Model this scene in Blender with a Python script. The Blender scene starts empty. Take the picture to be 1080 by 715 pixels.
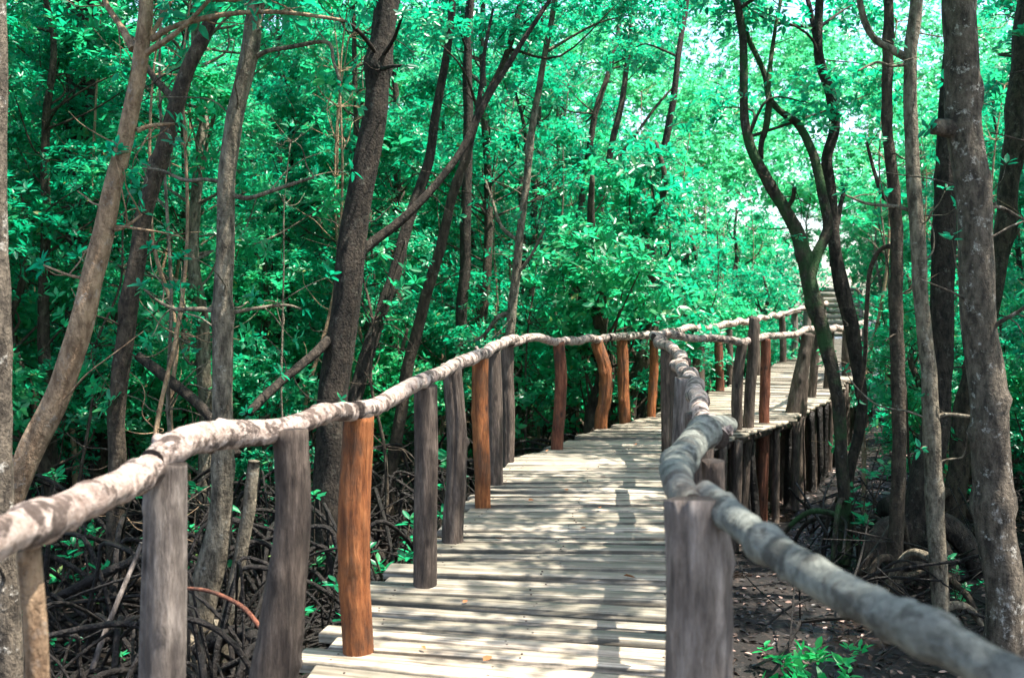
import bpy, math, random, zlib
import numpy as np
from mathutils import Vector

# ------------------------------------------------------------------ basics
F = 1050.0            # focal length in photo pixels (1080 wide frame)
YH = 322.0            # horizon row in the photo
EYE = 1.54            # eye height over the deck (deck top is z = 0)
GZ = -1.25            # mud level under the walkway
rng = np.random.default_rng(11)
random.seed(11)
scene = bpy.context.scene
col = scene.collection


def P(px, py, d):
    return np.array([(px - 540.0) / F * d, d, EYE - (py - YH) / F * d])


def new_obj(name, data, parent=None, mat=None):
    o = bpy.data.objects.new(name, data)
    col.objects.link(o)
    if parent is not None:
        o.parent = parent
    if mat is not None and data is not None:
        data.materials.append(mat)
    return o


def tag(o, label=None, cat=None, group=None, kind=None):
    if label: o['label'] = label
    if cat: o['category'] = cat
    if group: o['group'] = group
    if kind: o['kind'] = kind
    return o


def empty(name, loc, label, cat, group=None):
    o = bpy.data.objects.new(name, None)
    col.objects.link(o)
    o.location = tuple(float(v) for v in loc)
    o.empty_display_size = 0.2
    return tag(o, label, cat, group)


def copy_tree(o, parent=None):
    c = o.copy()
    col.objects.link(c)
    c.parent = parent
    for ch in [k for k in o.children]:
        copy_tree(ch, c)
    return c


def np_mesh(name, V, Q, smooth=False, uv=None, mats=None):
    """quads Q (n,4) int over V (m,3)"""
    me = bpy.data.meshes.new(name)
    V = np.asarray(V, dtype=np.float32); Q = np.asarray(Q, dtype=np.int32)
    me.vertices.add(len(V)); me.vertices.foreach_set('co', V.ravel())
    me.loops.add(Q.size); me.loops.foreach_set('vertex_index', Q.ravel())
    me.polygons.add(len(Q))
    me.polygons.foreach_set('loop_start', np.arange(0, Q.size, 4, dtype=np.int32))
    if smooth:
        me.polygons.foreach_set('use_smooth', np.ones(len(Q), dtype=bool))
    if uv is not None:
        l = me.uv_layers.new(name='UVMap')
        l.data.foreach_set('uv', np.asarray(uv, dtype=np.float32).ravel())
    me.update(calc_edges=True)
    me.validate()
    return me


class MB:
    """collects tubes and boxes into one quad mesh"""
    def __init__(s):
        s.V = []; s.Q = []; s.n = 0

    def add(s, V, Q):
        V = np.asarray(V, float)
        s.V.append(V); s.Q.append(np.asarray(Q, int) + s.n); s.n += len(V)

    def build(s, name, mat, parent=None, origin=(0, 0, 0), smooth=True):
        me = np_mesh(name, np.concatenate(s.V) - np.asarray(origin, float), np.concatenate(s.Q), smooth)
        return new_obj(name, me, parent, mat)


def catmull(pts, per=6):
    p = np.asarray(pts, float)
    if len(p) < 3:
        t = np.linspace(0, 1, max(per, 2))[:, None]
        return p[0] * (1 - t) + p[-1] * t
    p = np.vstack([2 * p[0] - p[1], p, 2 * p[-1] - p[-2]])
    out = []
    for i in range(1, len(p) - 2):
        t = np.linspace(0, 1, per, endpoint=False)[:, None]
        a, b, c, d = p[i - 1], p[i], p[i + 1], p[i + 2]
        out.append(0.5 * ((2 * b) + (-a + c) * t + (2 * a - 5 * b + 4 * c - d) * t ** 2 + (-a + 3 * b - 3 * c + d) * t ** 3))
    out.append(p[-2][None, :])
    return np.vstack(out)


def tube(mb, pts, rad, n=10, per=6, lump=0.06, wob=0.0, cap=True, knots=0, knot_amp=.25, rings=.35, cracks=0):
    """tapered, lumpy, closed tube along pts; rad per control point"""
    R = np.asarray(rad, float)
    pts = np.asarray(pts, float)
    C = catmull(np.hstack([pts, R[:, None]]), per)
    c, r = C[:, :3].copy(), np.maximum(C[:, 3], 0.002)
    m = len(c)
    seg = np.r_[0, np.cumsum(np.linalg.norm(np.diff(c, axis=0), axis=1))]
    if wob:
        for k in range(3):
            ph = rng.uniform(0, 6.28, 3); fr = rng.uniform(2, 7)
            c += wob / (k + 1) * np.sin(seg[:, None] * fr + ph) * r[:, None]
    T = np.gradient(c, axis=0)
    T /= np.linalg.norm(T, axis=1)[:, None] + 1e-9
    up = np.array([0, 0, 1.0]) if abs(T[0, 2]) < 0.9 else np.array([1.0, 0, 0])
    a = np.cross(T[0], up); a /= np.linalg.norm(a)
    A = np.zeros((m, 3)); A[0] = a
    for i in range(1, m):
        a = A[i - 1] - T[i] * np.dot(A[i - 1], T[i])
        A[i] = a / (np.linalg.norm(a) + 1e-9)
    B = np.cross(T, A)
    th = np.linspace(0, 2 * np.pi, n, endpoint=False)
    k = np.ones((m, n))
    rm = max(r.mean(), .004)
    for h in (1, 2, 3, 5):
        p0, q = rng.uniform(0, 6.28), rng.uniform(.3, 1.2) / rm * .35
        k += lump / (h ** .5) * np.sin(h * th[None, :] + p0 + q * seg[:, None] * rng.choice([-1, 1])) * np.sin(seg[:, None] * q * 1.7 + p0 * 2)
    for _ in range(knots):
        s0 = rng.uniform(.05, .95) * seg[-1]; t0 = rng.uniform(0, 6.28)
        full = rng.random() < rings
        w = rm * (rng.uniform(.5, 1.1) if full else rng.uniform(.25, .6))
        ang = 1.0 if full else np.exp(-((np.angle(np.exp(1j * (th - t0)))) / .5) ** 2)[None, :]
        k += knot_amp * rng.uniform(.5, 1.2) * np.exp(-((seg[:, None] - s0) / w) ** 2) * ang
    for _ in range(cracks):
        t0 = rng.uniform(0, 6.28); s0 = rng.uniform(.1, 1.0) * seg[-1]; ln = rng.uniform(.12, .5) * seg[-1]
        wz = np.exp(-((seg[:, None] - s0) / ln) ** 4)
        tw = t0 + .10 * np.sin(seg[:, None] * rng.uniform(3, 9) + t0)
        k -= rng.uniform(.05, .16) * wz * np.exp(-((np.angle(np.exp(1j * (th[None, :] - tw)))) / rng.uniform(.07, .16)) ** 2)
    V = c[:, None, :] + (np.cos(th)[None, :, None] * A[:, None, :] + np.sin(th)[None, :, None] * B[:, None, :]) * (r[:, None] * k)[:, :, None]
    i = np.arange(m - 1)[:, None] * n; j = np.arange(n)[None, :]; j2 = (j + 1) % n
    Q = np.stack([i + j, i + j2, i + n + j2, i + n + j], -1).reshape(-1, 4)
    V = V.reshape(-1, 3)
    if cap:
        ex, eq = [], []
        base = len(V)
        for e, (ring, sgn) in enumerate(((0, -1), (m - 1, 1))):
            o = ring * n
            inner = c[ring] + (V[o:o + n] - c[ring]) * .55 + T[ring] * sgn * r[ring] * .12
            cen = c[ring] + T[ring] * sgn * r[ring] * .14
            b = base + sum(len(x) for x in ex)
            ex.append(np.vstack([inner, cen[None]]))
            for q in range(n):
                q2 = (q + 1) % n
                eq.append([o + q, o + q2, b + q2, b + q])
            for q in range(0, n, 2):
                eq.append([b + q, b + (q + 1) % n, b + (q + 2) % n, b + n])
        V = np.vstack([V] + ex); Q = np.vstack([Q, np.array(eq)])
    mb.add(V, Q)


# ------------------------------------------------------------------ leaves
def rosettes(tips, dirs, L=.10, kmin=5, kmax=9, wr=.42, spread=(50, 95), r=None):
    """leaf geometry: every tip carries a whorl of folded leaves"""
    r = r or rng
    tips = np.asarray(tips, float); dirs = np.asarray(dirs, float)
    n = len(tips)
    ks = r.integers(kmin, kmax + 1, n)
    idx = np.repeat(np.arange(n), ks)
    m = len(idx)
    d = dirs[idx]; d /= np.linalg.norm(d, axis=1)[:, None]
    h = np.where(np.abs(d[:, 2:3]) < .9, np.array([[0, 0, 1.0]]), np.array([[1.0, 0, 0]]))
    a = np.cross(d, h); a /= np.linalg.norm(a, axis=1)[:, None]
    b = np.cross(d, a)
    order = np.concatenate([np.arange(k) for k in ks])
    az = order * 2.4 + np.repeat(r.uniform(0, 6.28, n), ks) + r.normal(0, .25, m)
    el = np.radians(r.uniform(spread[0], spread[1], m))
    radial = np.cos(az)[:, None] * a + np.sin(az)[:, None] * b
    t = d * np.cos(el)[:, None] + radial * np.sin(el)[:, None]
    nn = d - t * np.sum(d * t, 1)[:, None]
    nn += r.normal(0, .25, (m, 3)); nn -= t * np.sum(nn * t, 1)[:, None]
    nn /= np.linalg.norm(nn, axis=1)[:, None] + 1e-9
    s = np.cross(t, nn)
    l = (L * r.uniform(.65, 1.2, m))[:, None]; w = l * wr * .5 * r.uniform(.85, 1.15, m)[:, None]
    fo = w * r.uniform(.15, .5, m)[:, None]
    dr = l * r.uniform(-.05, .18, m)[:, None]
    p = tips[idx] + t * .012 + d * (order * .006)[:, None]
    v0 = p
    v1 = p + t * l * .32 + s * w + nn * fo
    v2 = p + t * l * .70 + s * w * .82 + nn * (fo * .8 - dr * .4)
    v3 = p + t * l - nn * dr
    v4 = p + t * l * .70 - s * w * .82 + nn * (fo * .8 - dr * .4)
    v5 = p + t * l * .32 - s * w + nn * fo
    V = np.stack([v0, v1, v2, v3, v4, v5], 1).reshape(-1, 3)
    o = (np.arange(m) * 6)[:, None]
    Q = np.concatenate([o + np.array([[0, 1, 2, 3]]), o + np.array([[0, 3, 4, 5]])], 1).reshape(-1, 4)
    return V, Q


def clump_tips(c, rad, n, flat=.65, r=None):
    r = r or rng
    p = r.normal(0, 1, (n, 3)); p /= np.linalg.norm(p, axis=1)[:, None]
    p *= (r.random(n) ** .45)[:, None]
    d = p * .55 + np.array([0, 0, .75]) + r.normal(0, .28, (n, 3))
    q = p * rad; q[:, 2] *= flat
    return c + q, d


# ------------------------------------------------------------------ materials
def mat(name):
    m = bpy.data.materials.new(name); m.use_nodes = True
    nt = m.node_tree
    return m, nt, nt.nodes, nt.links, nt.nodes['Principled BSDF']


def ramp(N, stops, interp='LINEAR'):
    r = N.new('ShaderNodeValToRGB'); r.color_ramp.interpolation = interp
    e = r.color_ramp.elements
    while len(e) > len(stops): e.remove(e[-1])
    while len(e) < len(stops): e.new(1)
    for i, (p, c) in enumerate(stops):
        e[i].position = p; e[i].color = (*c, 1)
    return r


def noise(N, L, vec, scale, detail=4, rough=.55):
    t = N.new('ShaderNodeTexNoise'); t.inputs['Scale'].default_value = scale
    t.inputs['Detail'].default_value = detail; t.inputs['Roughness'].default_value = rough
    if vec is not None: L.new(vec, t.inputs['Vector'])
    return t


def mapping(N, L, vec, scale):
    m = N.new('ShaderNodeMapping'); m.inputs['Scale'].default_value = scale
    L.new(vec, m.inputs['Vector'])
    return m.outputs['Vector']


def mixc(N, L, fac, a, b, mode='MIX'):
    m = N.new('ShaderNodeMix'); m.data_type = 'RGBA'; m.blend_type = mode
    for s, v in ((m.inputs[0], fac), (m.inputs[6], a), (m.inputs[7], b)):
        if isinstance(v, (int, float)): s.default_value = v
        elif isinstance(v, tuple): s.default_value = (*v, 1)
        else: L.new(v, s)
    return m.outputs[2]


def leaf_mat(name, stops, trans, tfac=.45, rough=.36):
    m, nt, N, L, b = mat(name)
    g = N.new('ShaderNodeNewGeometry'); oi = N.new('ShaderNodeObjectInfo')
    r = ramp(N, stops); L.new(g.outputs['Random Per Island'], r.inputs[0])
    hv = N.new('ShaderNodeHueSaturation'); L.new(r.outputs[0], hv.inputs['Color'])
    mr = N.new('ShaderNodeMapRange'); L.new(oi.outputs['Random'], mr.inputs[0])
    mr.inputs[3].default_value = .75; mr.inputs[4].default_value = 1.25
    L.new(mr.outputs[0], hv.inputs['Value'])
    mh = N.new('ShaderNodeMapRange'); L.new(g.outputs['Random Per Island'], mh.inputs[0])
    mh.inputs[3].default_value = .485; mh.inputs[4].default_value = .505
    ah = N.new('ShaderNodeMath'); ah.operation = 'MULTIPLY_ADD'; L.new(oi.outputs['Random'], ah.inputs[0]); ah.inputs[1].default_value = -.012; L.new(mh.outputs[0], ah.inputs[2])
    L.new(ah.outputs[0], hv.inputs['Hue'])
    L.new(hv.outputs[0], b.inputs['Base Color'])
    b.inputs['Roughness'].default_value = rough
    b.inputs['Specular IOR Level'].default_value = .55
    tr = N.new('ShaderNodeBsdfTranslucent')
    tc = mixc(N, L, .75, hv.outputs[0], trans)
    L.new(tc, tr.inputs['Color'])
    ms = N.new('ShaderNodeMixShader'); ms.inputs[0].default_value = tfac
    L.new(b.outputs[0], ms.inputs[1]); L.new(tr.outputs[0], ms.inputs[2])
    L.new(ms.outputs[0], N['Material Output'].inputs['Surface'])
    return m


LEAF = leaf_mat('mangrove_leaf', [(0, (.004, .09, .048)), (.4, (.006, .175, .092)), (.8, (.014, .27, .135)), (.97, (.05, .29, .10)), (1, (.22, .20, .05))], (.008, .52, .25), .5)
LEAF_FRESH = leaf_mat('fresh_leaf', [(0, (.005, .13, .065)), (.6, (.012, .24, .11)), (.97, (.07, .34, .11)), (1, (.25, .24, .06))], (.03, .62, .25), .52)
LEAF_FAR = leaf_mat('far_leaf_painted_sunlit', [(0, (.012, .22, .10)), (.6, (.035, .33, .15)), (1, (.16, .42, .16))], (.10, .74, .32), .53)  # sunlit glow of the far wood is put into this lighter leaf colour
LEAF_PALE = leaf_mat('bright_grass_leaf', [(0, (.01, .35, .10)), (1, (.04, .5, .16))], (.03, .7, .22), .5)


def bark_mat(name, dark, light, lich=(.36, .36, .33), lfac=.55, stretch=.4, sc=20, rough=.85, moss=0):
    m, nt, N, L, b = mat(name)
    tc = N.new('ShaderNodeTexCoord'); oi = N.new('ShaderNodeObjectInfo')
    va = N.new('ShaderNodeVectorMath'); va.operation = 'ADD'
    L.new(tc.outputs['Object'], va.inputs[0]); L.new(oi.outputs['Location'], va.inputs[1])
    v = va.outputs[0]
    n1 = noise(N, L, mapping(N, L, v, (1, 1, stretch)), sc, 8, .65)
    r1 = ramp(N, [(.38, dark), (.64, light)]); L.new(n1.outputs[0], r1.inputs[0])
    n2 = noise(N, L, v, 11, 6, .7)
    n3 = noise(N, L, mapping(N, L, v, (1, 1, .7)), 48, 5, .65)
    th = ramp(N, [(.56, (0, 0, 0)), (.63, (1, 1, 1))]); L.new(n2.outputs[0], th.inputs[0])
    th3 = ramp(N, [(.42, (0, 0, 0)), (.62, (1, 1, 1))]); L.new(n3.outputs[0], th3.inputs[0])
    ml = N.new('ShaderNodeMath'); ml.operation = 'MULTIPLY'; L.new(th.outputs[0], ml.inputs[0]); L.new(th3.outputs[0], ml.inputs[1])
    mf = N.new('ShaderNodeMath'); mf.operation = 'MULTIPLY'; L.new(ml.outputs[0], mf.inputs[0]); mf.inputs[1].default_value = lfac
    c = mixc(N, L, mf.outputs[0], r1.outputs[0], lich)
    # dark scars and ring marks
    n4 = noise(N, L, mapping(N, L, v, (1, 1, 2.2)), 9, 6, .7)
    t4 = ramp(N, [(.60, (0, 0, 0)), (.70, (1, 1, 1))]); L.new(n4.outputs[0], t4.inputs[0])
    m4 = N.new('ShaderNodeMath'); m4.operation = 'MULTIPLY'; L.new(t4.outputs[0], m4.inputs[0]); m4.inputs[1].default_value = .6
    c = mixc(N, L, m4.outputs[0], c, tuple(x * .35 for x in dark))
    if moss:
        n5 = noise(N, L, v, 3, 4, .6)
        t5 = ramp(N, [(.45, (0, 0, 0)), (.6, (moss, moss, moss))]); L.new(n5.outputs[0], t5.inputs[0])
        c = mixc(N, L, t5.outputs[0], c, (.03, .085, .025))
    L.new(c, b.inputs['Base Color']); b.inputs['Roughness'].default_value = rough
    b.inputs['Specular IOR Level'].default_value = .25
    ad = N.new('ShaderNodeMath'); ad.operation = 'ADD'; L.new(n1.outputs[0], ad.inputs[0]); L.new(n3.outputs[0], ad.inputs[1])
    bp = N.new('ShaderNodeBump'); bp.inputs['Strength'].default_value = 1.0; bp.inputs['Distance'].default_value = .03
    L.new(ad.outputs[0], bp.inputs['Height']); L.new(bp.outputs[0], b.inputs['Normal'])
    return m


BARK_TAN = bark_mat('bark_tan', (.15, .092, .052), (.42, .285, .17), lfac=.4)
BARK_GREY = bark_mat('bark_grey', (.06, .048, .033), (.27, .222, .155), lfac=.6, lich=(.42, .39, .31))
BARK_DARK = bark_mat('bark_dark', (.010, .0076, .0055), (.055, .041, .029), lfac=.45, lich=(.18, .165, .13))
BARK_MID = bark_mat('bark_brown', (.022, .016, .0105), (.09, .066, .043), lfac=.4, lich=(.28, .25, .19))
BARK_MOSS = bark_mat('bark_mossy', (.018, .0145, .010), (.07, .054, .035), lfac=.25, moss=.8)
BARK_LICH = bark_mat('bark_lichen', (.042, .033, .024), (.17, .135, .097), lfac=1, lich=(.5, .46, .39))
ROOT = bark_mat('root_bark', (.005, .004, .0032), (.027, .021, .017), lfac=.3, lich=(.15, .13, .11), stretch=1, rough=.45)


def wood_mat(name, c1, c2, c3, grain=(42, 42, 6), crack=.6, weather=.75, wcol=(.035, .026, .02)):
    m, nt, N, L, b = mat(name)
    tc = N.new('ShaderNodeTexCoord'); oi = N.new('ShaderNodeObjectInfo')
    v = tc.outputs['Object']
    n1 = noise(N, L, mapping(N, L, v, grain), 1.0, 10, .72)
    r1 = ramp(N, [(.30, c1), (.5, c2), (.70, c3)]); L.new(n1.outputs[0], r1.inputs[0])
    n2 = noise(N, L, mapping(N, L, v, (1, 1, .3)), 11, 6, .7)
    r2 = ramp(N, [(.36, (.30, .28, .28)), (.58, (1, 1, 1))]); L.new(n2.outputs[0], r2.inputs[0])
    c = mixc(N, L, .85, r1.outputs[0], r2.outputs[0], 'MULTIPLY')
    n3 = noise(N, L, mapping(N, L, v, (grain[0] * 2.2, grain[1] * 2.2, grain[2] * .8)), 1.0, 4, .6)
    t3 = ramp(N, [(.26, (crack, crack, crack)), (.32, (0, 0, 0))]); L.new(n3.outputs[0], t3.inputs[0])
    c = mixc(N, L, t3.outputs[0], c, (.02, .014, .012))
    if weather:
        n6 = noise(N, L, mapping(N, L, v, (1, 1, .45)), 6.5, 7, .72)
        t6 = ramp(N, [(.5, (0, 0, 0)), (.62, (weather, weather, weather))]); L.new(n6.outputs[0], t6.inputs[0])
        c = mixc(N, L, t6.outputs[0], c, wcol)
    vo = N.new('ShaderNodeTexVoronoi'); vo.inputs['Scale'].default_value = 7.5
    L.new(mapping(N, L, v, (1, 1, .5)), vo.inputs['Vector'])
    tk = ramp(N, [(.06, (.85, .85, .85)), (.17, (0, 0, 0))]); L.new(vo.outputs['Distance'], tk.inputs[0])
    c = mixc(N, L, tk.outputs[0], c, (.016, .010, .007))
    L.new(c, b.inputs['Base Color']); b.inputs['Roughness'].default_value = .72
    b.inputs['Specular IOR Level'].default_value = .3
    bp = N.new('ShaderNodeBump'); bp.inputs['Strength'].default_value = 1.0; bp.inputs['Distance'].default_value = .03
    L.new(n1.outputs[0], bp.inputs['Height']); L.new(bp.outputs[0], b.inputs['Normal'])
    return m


POST_GREY = wood_mat('post_grey_wood', (.065, .051, .041), (.235, .192, .158), (.42, .36, .31), crack=.85, weather=.6, wcol=(.06, .047, .04))
POST_BROWN = wood_mat('post_brown_wood', (.03, .021, .0155), (.11, .08, .06), (.23, .175, .135), crack=.8, weather=.65)
POST_ORANGE = wood_mat('post_orange_wood', (.10, .028, .009), (.32, .105, .03), (.46, .18, .062), crack=.7, weather=.7, wcol=(.085, .045, .024))
POST_RED = wood_mat('post_red_wood', (.07, .02, .01), (.2, .066, .034), (.33, .13, .07), crack=.7, weather=.7, wcol=(.05, .028, .018))


def rail_mat(name, c1, c2, patch, pf):
    m, nt, N, L, b = mat(name)
    tc = N.new('ShaderNodeTexCoord'); v = tc.outputs['Object']
    n1 = noise(N, L, v, 30, 8, .7)
    r1 = ramp(N, [(.36, c1), (.62, c2)]); L.new(n1.outputs[0], r1.inputs[0])
    n2 = noise(N, L, mapping(N, L, v, (1.0, 1.3, 1.6)), 8, 8, .7)
    t2 = ramp(N, [(.505, (0, 0, 0)), (.56, (pf, pf, pf))]); L.new(n2.outputs[0], t2.inputs[0])
    c = mixc(N, L, t2.outputs[0], r1.outputs[0], patch)
    n3 = noise(N, L, v, 3.1, 3, .5)
    t3 = ramp(N, [(.52, (0, 0, 0)), (.66, (.3, .3, .3))]); L.new(n3.outputs[0], t3.inputs[0])
    c = mixc(N, L, t3.outputs[0], c, (.20, .13, .10))
    L.new(c, b.inputs['Base Color']); b.inputs['Roughness'].default_value = .75
    b.inputs['Specular IOR Level'].default_value = .3
    ad = N.new('ShaderNodeMath'); ad.operation = 'ADD'; L.new(n1.outputs[0], ad.inputs[0]); L.new(n2.outputs[0], ad.inputs[1])
    bp = N.new('ShaderNodeBump'); bp.inputs['Strength'].default_value = 1.0; bp.inputs['Distance'].default_value = .03
    L.new(ad.outputs[0], bp.inputs['Height']); L.new(bp.outputs[0], b.inputs['Normal'])
    return m


RAIL = rail_mat('rail_pale_bark', (.24, .165, .125), (.58, .47, .40), (.045, .028, .02), .88)
RAIL_GREY = rail_mat('rail_grey_bark', (.10, .105, .088), (.27, .28, .235), (.04, .037, .03), .75)


def plank_mat(edges=True):
    m, nt, N, L, b = mat('weathered_plank')
    uv = N.new('ShaderNodeUVMap'); uv.uv_map = 'UVMap'
    g = N.new('ShaderNodeNewGeometry')
    n1 = noise(N, L, mapping(N, L, uv.outputs[0], (1.6, 38, 1)), 1.0, 8, .65)
    r1 = ramp(N, [(.34, (.13, .098, .066)), (.5, (.33, .28, .22)), (.66, (.53, .465, .385))]); L.new(n1.outputs[0], r1.inputs[0])
    r2 = ramp(N, [(0, (.55, .56, .52)), (.5, (.85, .85, .82)), (1, (1.15, 1.1, 1.02))]); L.new(g.outputs['Random Per Island'], r2.inputs[0])
    c = mixc(N, L, 1.0, r1.outputs[0], r2.outputs[0], 'MULTIPLY')
    n2 = noise(N, L, uv.outputs[0], 5, 6, .62)
    t2 = ramp(N, [(.5, (0, 0, 0)), (.68, (.6, .6, .6))]); L.new(n2.outputs[0], t2.inputs[0])
    c = mixc(N, L, t2.outputs[0], c, (.10, .095, .065))
    n3 = noise(N, L, mapping(N, L, uv.outputs[0], (.9, 60, 1)), 1.0, 3, .5)
    t3 = ramp(N, [(.30, (.8, .8, .8)), (.37, (0, 0, 0))]); L.new(n3.outputs[0], t3.inputs[0])
    c = mixc(N, L, t3.outputs[0], c, (.03, .025, .02))
    if edges:
        uv2 = N.new('ShaderNodeUVMap'); uv2.uv_map = 'EdgeUV'
        sx = N.new('ShaderNodeSeparateXYZ'); L.new(uv2.outputs[0], sx.inputs[0])
        n5 = noise(N, L, mapping(N, L, uv.outputs[0], (6, 6, 1)), 1.0, 5, .65)
        sb = N.new('ShaderNodeMath'); sb.operation = 'SUBTRACT'; L.new(sx.outputs[1], sb.inputs[0]); sb.inputs[1].default_value = .5
        ab = N.new('ShaderNodeMath'); ab.operation = 'ABSOLUTE'; L.new(sb.outputs[0], ab.inputs[0])
        ad = N.new('ShaderNodeMath'); ad.operation = 'MULTIPLY_ADD'; L.new(n5.outputs[0], ad.inputs[0]); ad.inputs[1].default_value = .28; L.new(ab.outputs[0], ad.inputs[2])
        t5 = ramp(N, [(.53, (0, 0, 0)), (.64, (.85, .85, .85))]); L.new(ad.outputs[0], t5.inputs[0])
        c = mixc(N, L, t5.outputs[0], c, (.035, .032, .024))
    L.new(c, b.inputs['Base Color']); b.inputs['Roughness'].default_value = .68
    b.inputs['Specular IOR Level'].default_value = .3
    bp = N.new('ShaderNodeBump'); bp.inputs['Strength'].default_value = .6; bp.inputs['Distance'].default_value = .008
    L.new(n1.outputs[0], bp.inputs['Height']); L.new(bp.outputs[0], b.inputs['Normal'])
    return m


PLANK = plank_mat(); PLANK_STEP = plank_mat(False)


def mud_mat():
    m, nt, N, L, b = mat('wet_mud')
    tc = N.new('ShaderNodeTexCoord'); v = tc.outputs['Object']
    n1 = noise(N, L, v, 2.2, 8, .62)
    r1 = ramp(N, [(.3, (.004, .0032, .0026)), (.55, (.010, .0078, .006)), (.75, (.026, .02, .016))]); L.new(n1.outputs[0], r1.inputs[0])
    n2 = noise(N, L, v, 17, 5, .6)
    t2 = ramp(N, [(.55, (0, 0, 0)), (.66, (.8, .8, .8))]); L.new(n2.outputs[0], t2.inputs[0])
    c = mixc(N, L, t2.outputs[0], r1.outputs[0], (.05, .034, .026))
    L.new(c, b.inputs['Base Color'])
    n3 = noise(N, L, v, .9, 4, .5)
    r3 = ramp(N, [(.44, (.14, .14, .14)), (.54, (.85, .85, .85))]); L.new(n3.outputs[0], r3.inputs[0])
    L.new(r3.outputs[0], b.inputs['Roughness']); b.inputs['Specular IOR Level'].default_value = .3
    bp = N.new('ShaderNodeBump'); bp.inputs['Strength'].default_value = .6; bp.inputs['Distance'].default_value = .04
    L.new(n2.outputs[0], bp.inputs['Height']); L.new(bp.outputs[0], b.inputs['Normal'])
    return m


MUD = mud_mat()


def litter_mat(name, stops):
    m, nt, N, L, b = mat(name)
    g = N.new('ShaderNodeNewGeometry')
    r = ramp(N, stops); L.new(g.outputs['Random Per Island'], r.inputs[0])
    L.new(r.outputs[0], b.inputs['Base Color']); b.inputs['Roughness'].default_value = .5
    return m


LITTER = litter_mat('dead_leaves', [(0, (.007, .0045, .003)), (.6, (.025, .016, .011)), (.82, (.12, .075, .055)), (1, (.40, .26, .21))])
LEAF_FALLEN = litter_mat('fallen_orange_leaf', [(0, (.35, .11, .03)), (1, (.42, .16, .05))])

# ------------------------------------------------------------------ world, sun, camera
SUN_AZ = math.atan2(.95, -.22)
SUN_EL = math.radians(67)
w = bpy.data.worlds.new('World'); scene.world = w; w.use_nodes = True
N = w.node_tree.nodes; L = w.node_tree.links
sky = N.new('ShaderNodeTexSky'); sky.sky_type = 'NISHITA'; sky.sun_disc = False
sky.ozone_density = .4; sky.dust_density = 2.0
sky.sun_elevation = SUN_EL; sky.sun_rotation = SUN_AZ
L.new(sky.outputs[0], N['Background'].inputs[0]); N['Background'].inputs[1].default_value = .15
ld = bpy.data.lights.new('sun', 'SUN'); ld.energy = 5.0; ld.angle = math.radians(.53); ld.color = (1, .95, .87)
lo = bpy.data.objects.new('sun', ld); col.objects.link(lo)
to_sun = Vector((math.sin(SUN_AZ) * math.cos(SUN_EL), math.cos(SUN_AZ) * math.cos(SUN_EL), math.sin(SUN_EL)))
lo.rotation_euler = to_sun.to_track_quat('Z', 'Y').to_euler()

cam = bpy.data.cameras.new('camera'); co = bpy.data.objects.new('camera', cam); col.objects.link(co)
co.location = (0, 0, EYE); co.rotation_euler = (math.radians(90), 0, 0)
cam.sensor_width = 36; cam.sensor_fit = 'HORIZONTAL'; cam.lens = 36 * F / 1080
cam.shift_y = -(357.5 - YH) / 1080
cam.clip_start = .05; cam.clip_end = 1000
cam.dof.use_dof = True; cam.dof.focus_distance = 7.5; cam.dof.aperture_fstop = 3.6
scene.camera = co
scene.view_settings.view_transform = 'Standard'; scene.view_settings.look = 'None'
scene.view_settings.exposure = 1.8; scene.view_settings.gamma = 1
cy = scene.cycles
cy.use_denoising = True
cy.max_bounces = 8; cy.diffuse_bounces = 4; cy.glossy_bounces = 3; cy.transmission_bounces = 4
cy.sample_clamp_indirect = 6
cy.use_adaptive_sampling = True; cy.adaptive_threshold = .015

# ------------------------------------------------------------------ ground
def gnoise(x, y):
    z = np.zeros_like(x)
    r = np.random.default_rng(3)
    for k, (f, a) in enumerate(((.25, .10), (.6, .06), (1.4, .035), (3.1, .02), (6.3, .010))):
        for _ in range(3):
            t = r.uniform(0, 6.28); z = z + a / 2 * np.sin(f * (x * math.cos(t) + y * math.sin(t)) * 2 + r.uniform(0, 6.28))
    return z


def ground_z(x, y):
    return GZ + gnoise(np.asarray(x, float), np.asarray(y, float)) * .8


n = 260
s = np.linspace(-1, 1, n)
gx = np.sinh(s * 4.2) / np.sinh(4.2) * 160 + 1
gy = np.sinh(s * 4.2) / np.sinh(4.2) * 160 + 11
X, Y = np.meshgrid(gx, gy)
V = np.stack([X, Y, ground_z(X, Y)], -1).reshape(-1, 3)
i = np.arange(n - 1)[:, None] * n; j = np.arange(n - 1)[None, :]
Q = np.stack([i + j, i + j + 1, i + n + j + 1, i + n + j], -1).reshape(-1, 4)
tag(new_obj('ground', np_mesh('ground', V, Q, True), None, MUD), kind='structure')

# ------------------------------------------------------------------ boardwalk outline
LE = np.array([(-1.05, -2.0), (-1.12, 2.0), (-1.12, 3.2), (-.86, 4.1), (-.71, 5.3), (-.50, 6.5), (-.30, 7.7), (-.15, 8.9), (-.03, 9.8), (.50, 10.9), (1.15, 12.4), (1.95, 13.8), (3.7, 17.6), (6.5, 24.0), (8.2, 28.0), (10.9, 36.5)])
RE = np.array([(1.45, -2.0), (.98, 1.0), (.50, 2.3), (.72, 3.7), (.96, 5.0), (1.16, 6.5), (1.33, 7.7), (1.50, 8.9), (1.72, 9.8), (2.15, 10.9), (2.88, 12.2), (3.85, 13.6), (5.5, 17.0), (8.2, 23.2), (9.8, 27.2), (12.7, 36.0)])


def deck_z(d):
    return np.interp(d, [0, 15, 24, 28, 37], [0, 0, .18, .26, .40])


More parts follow.
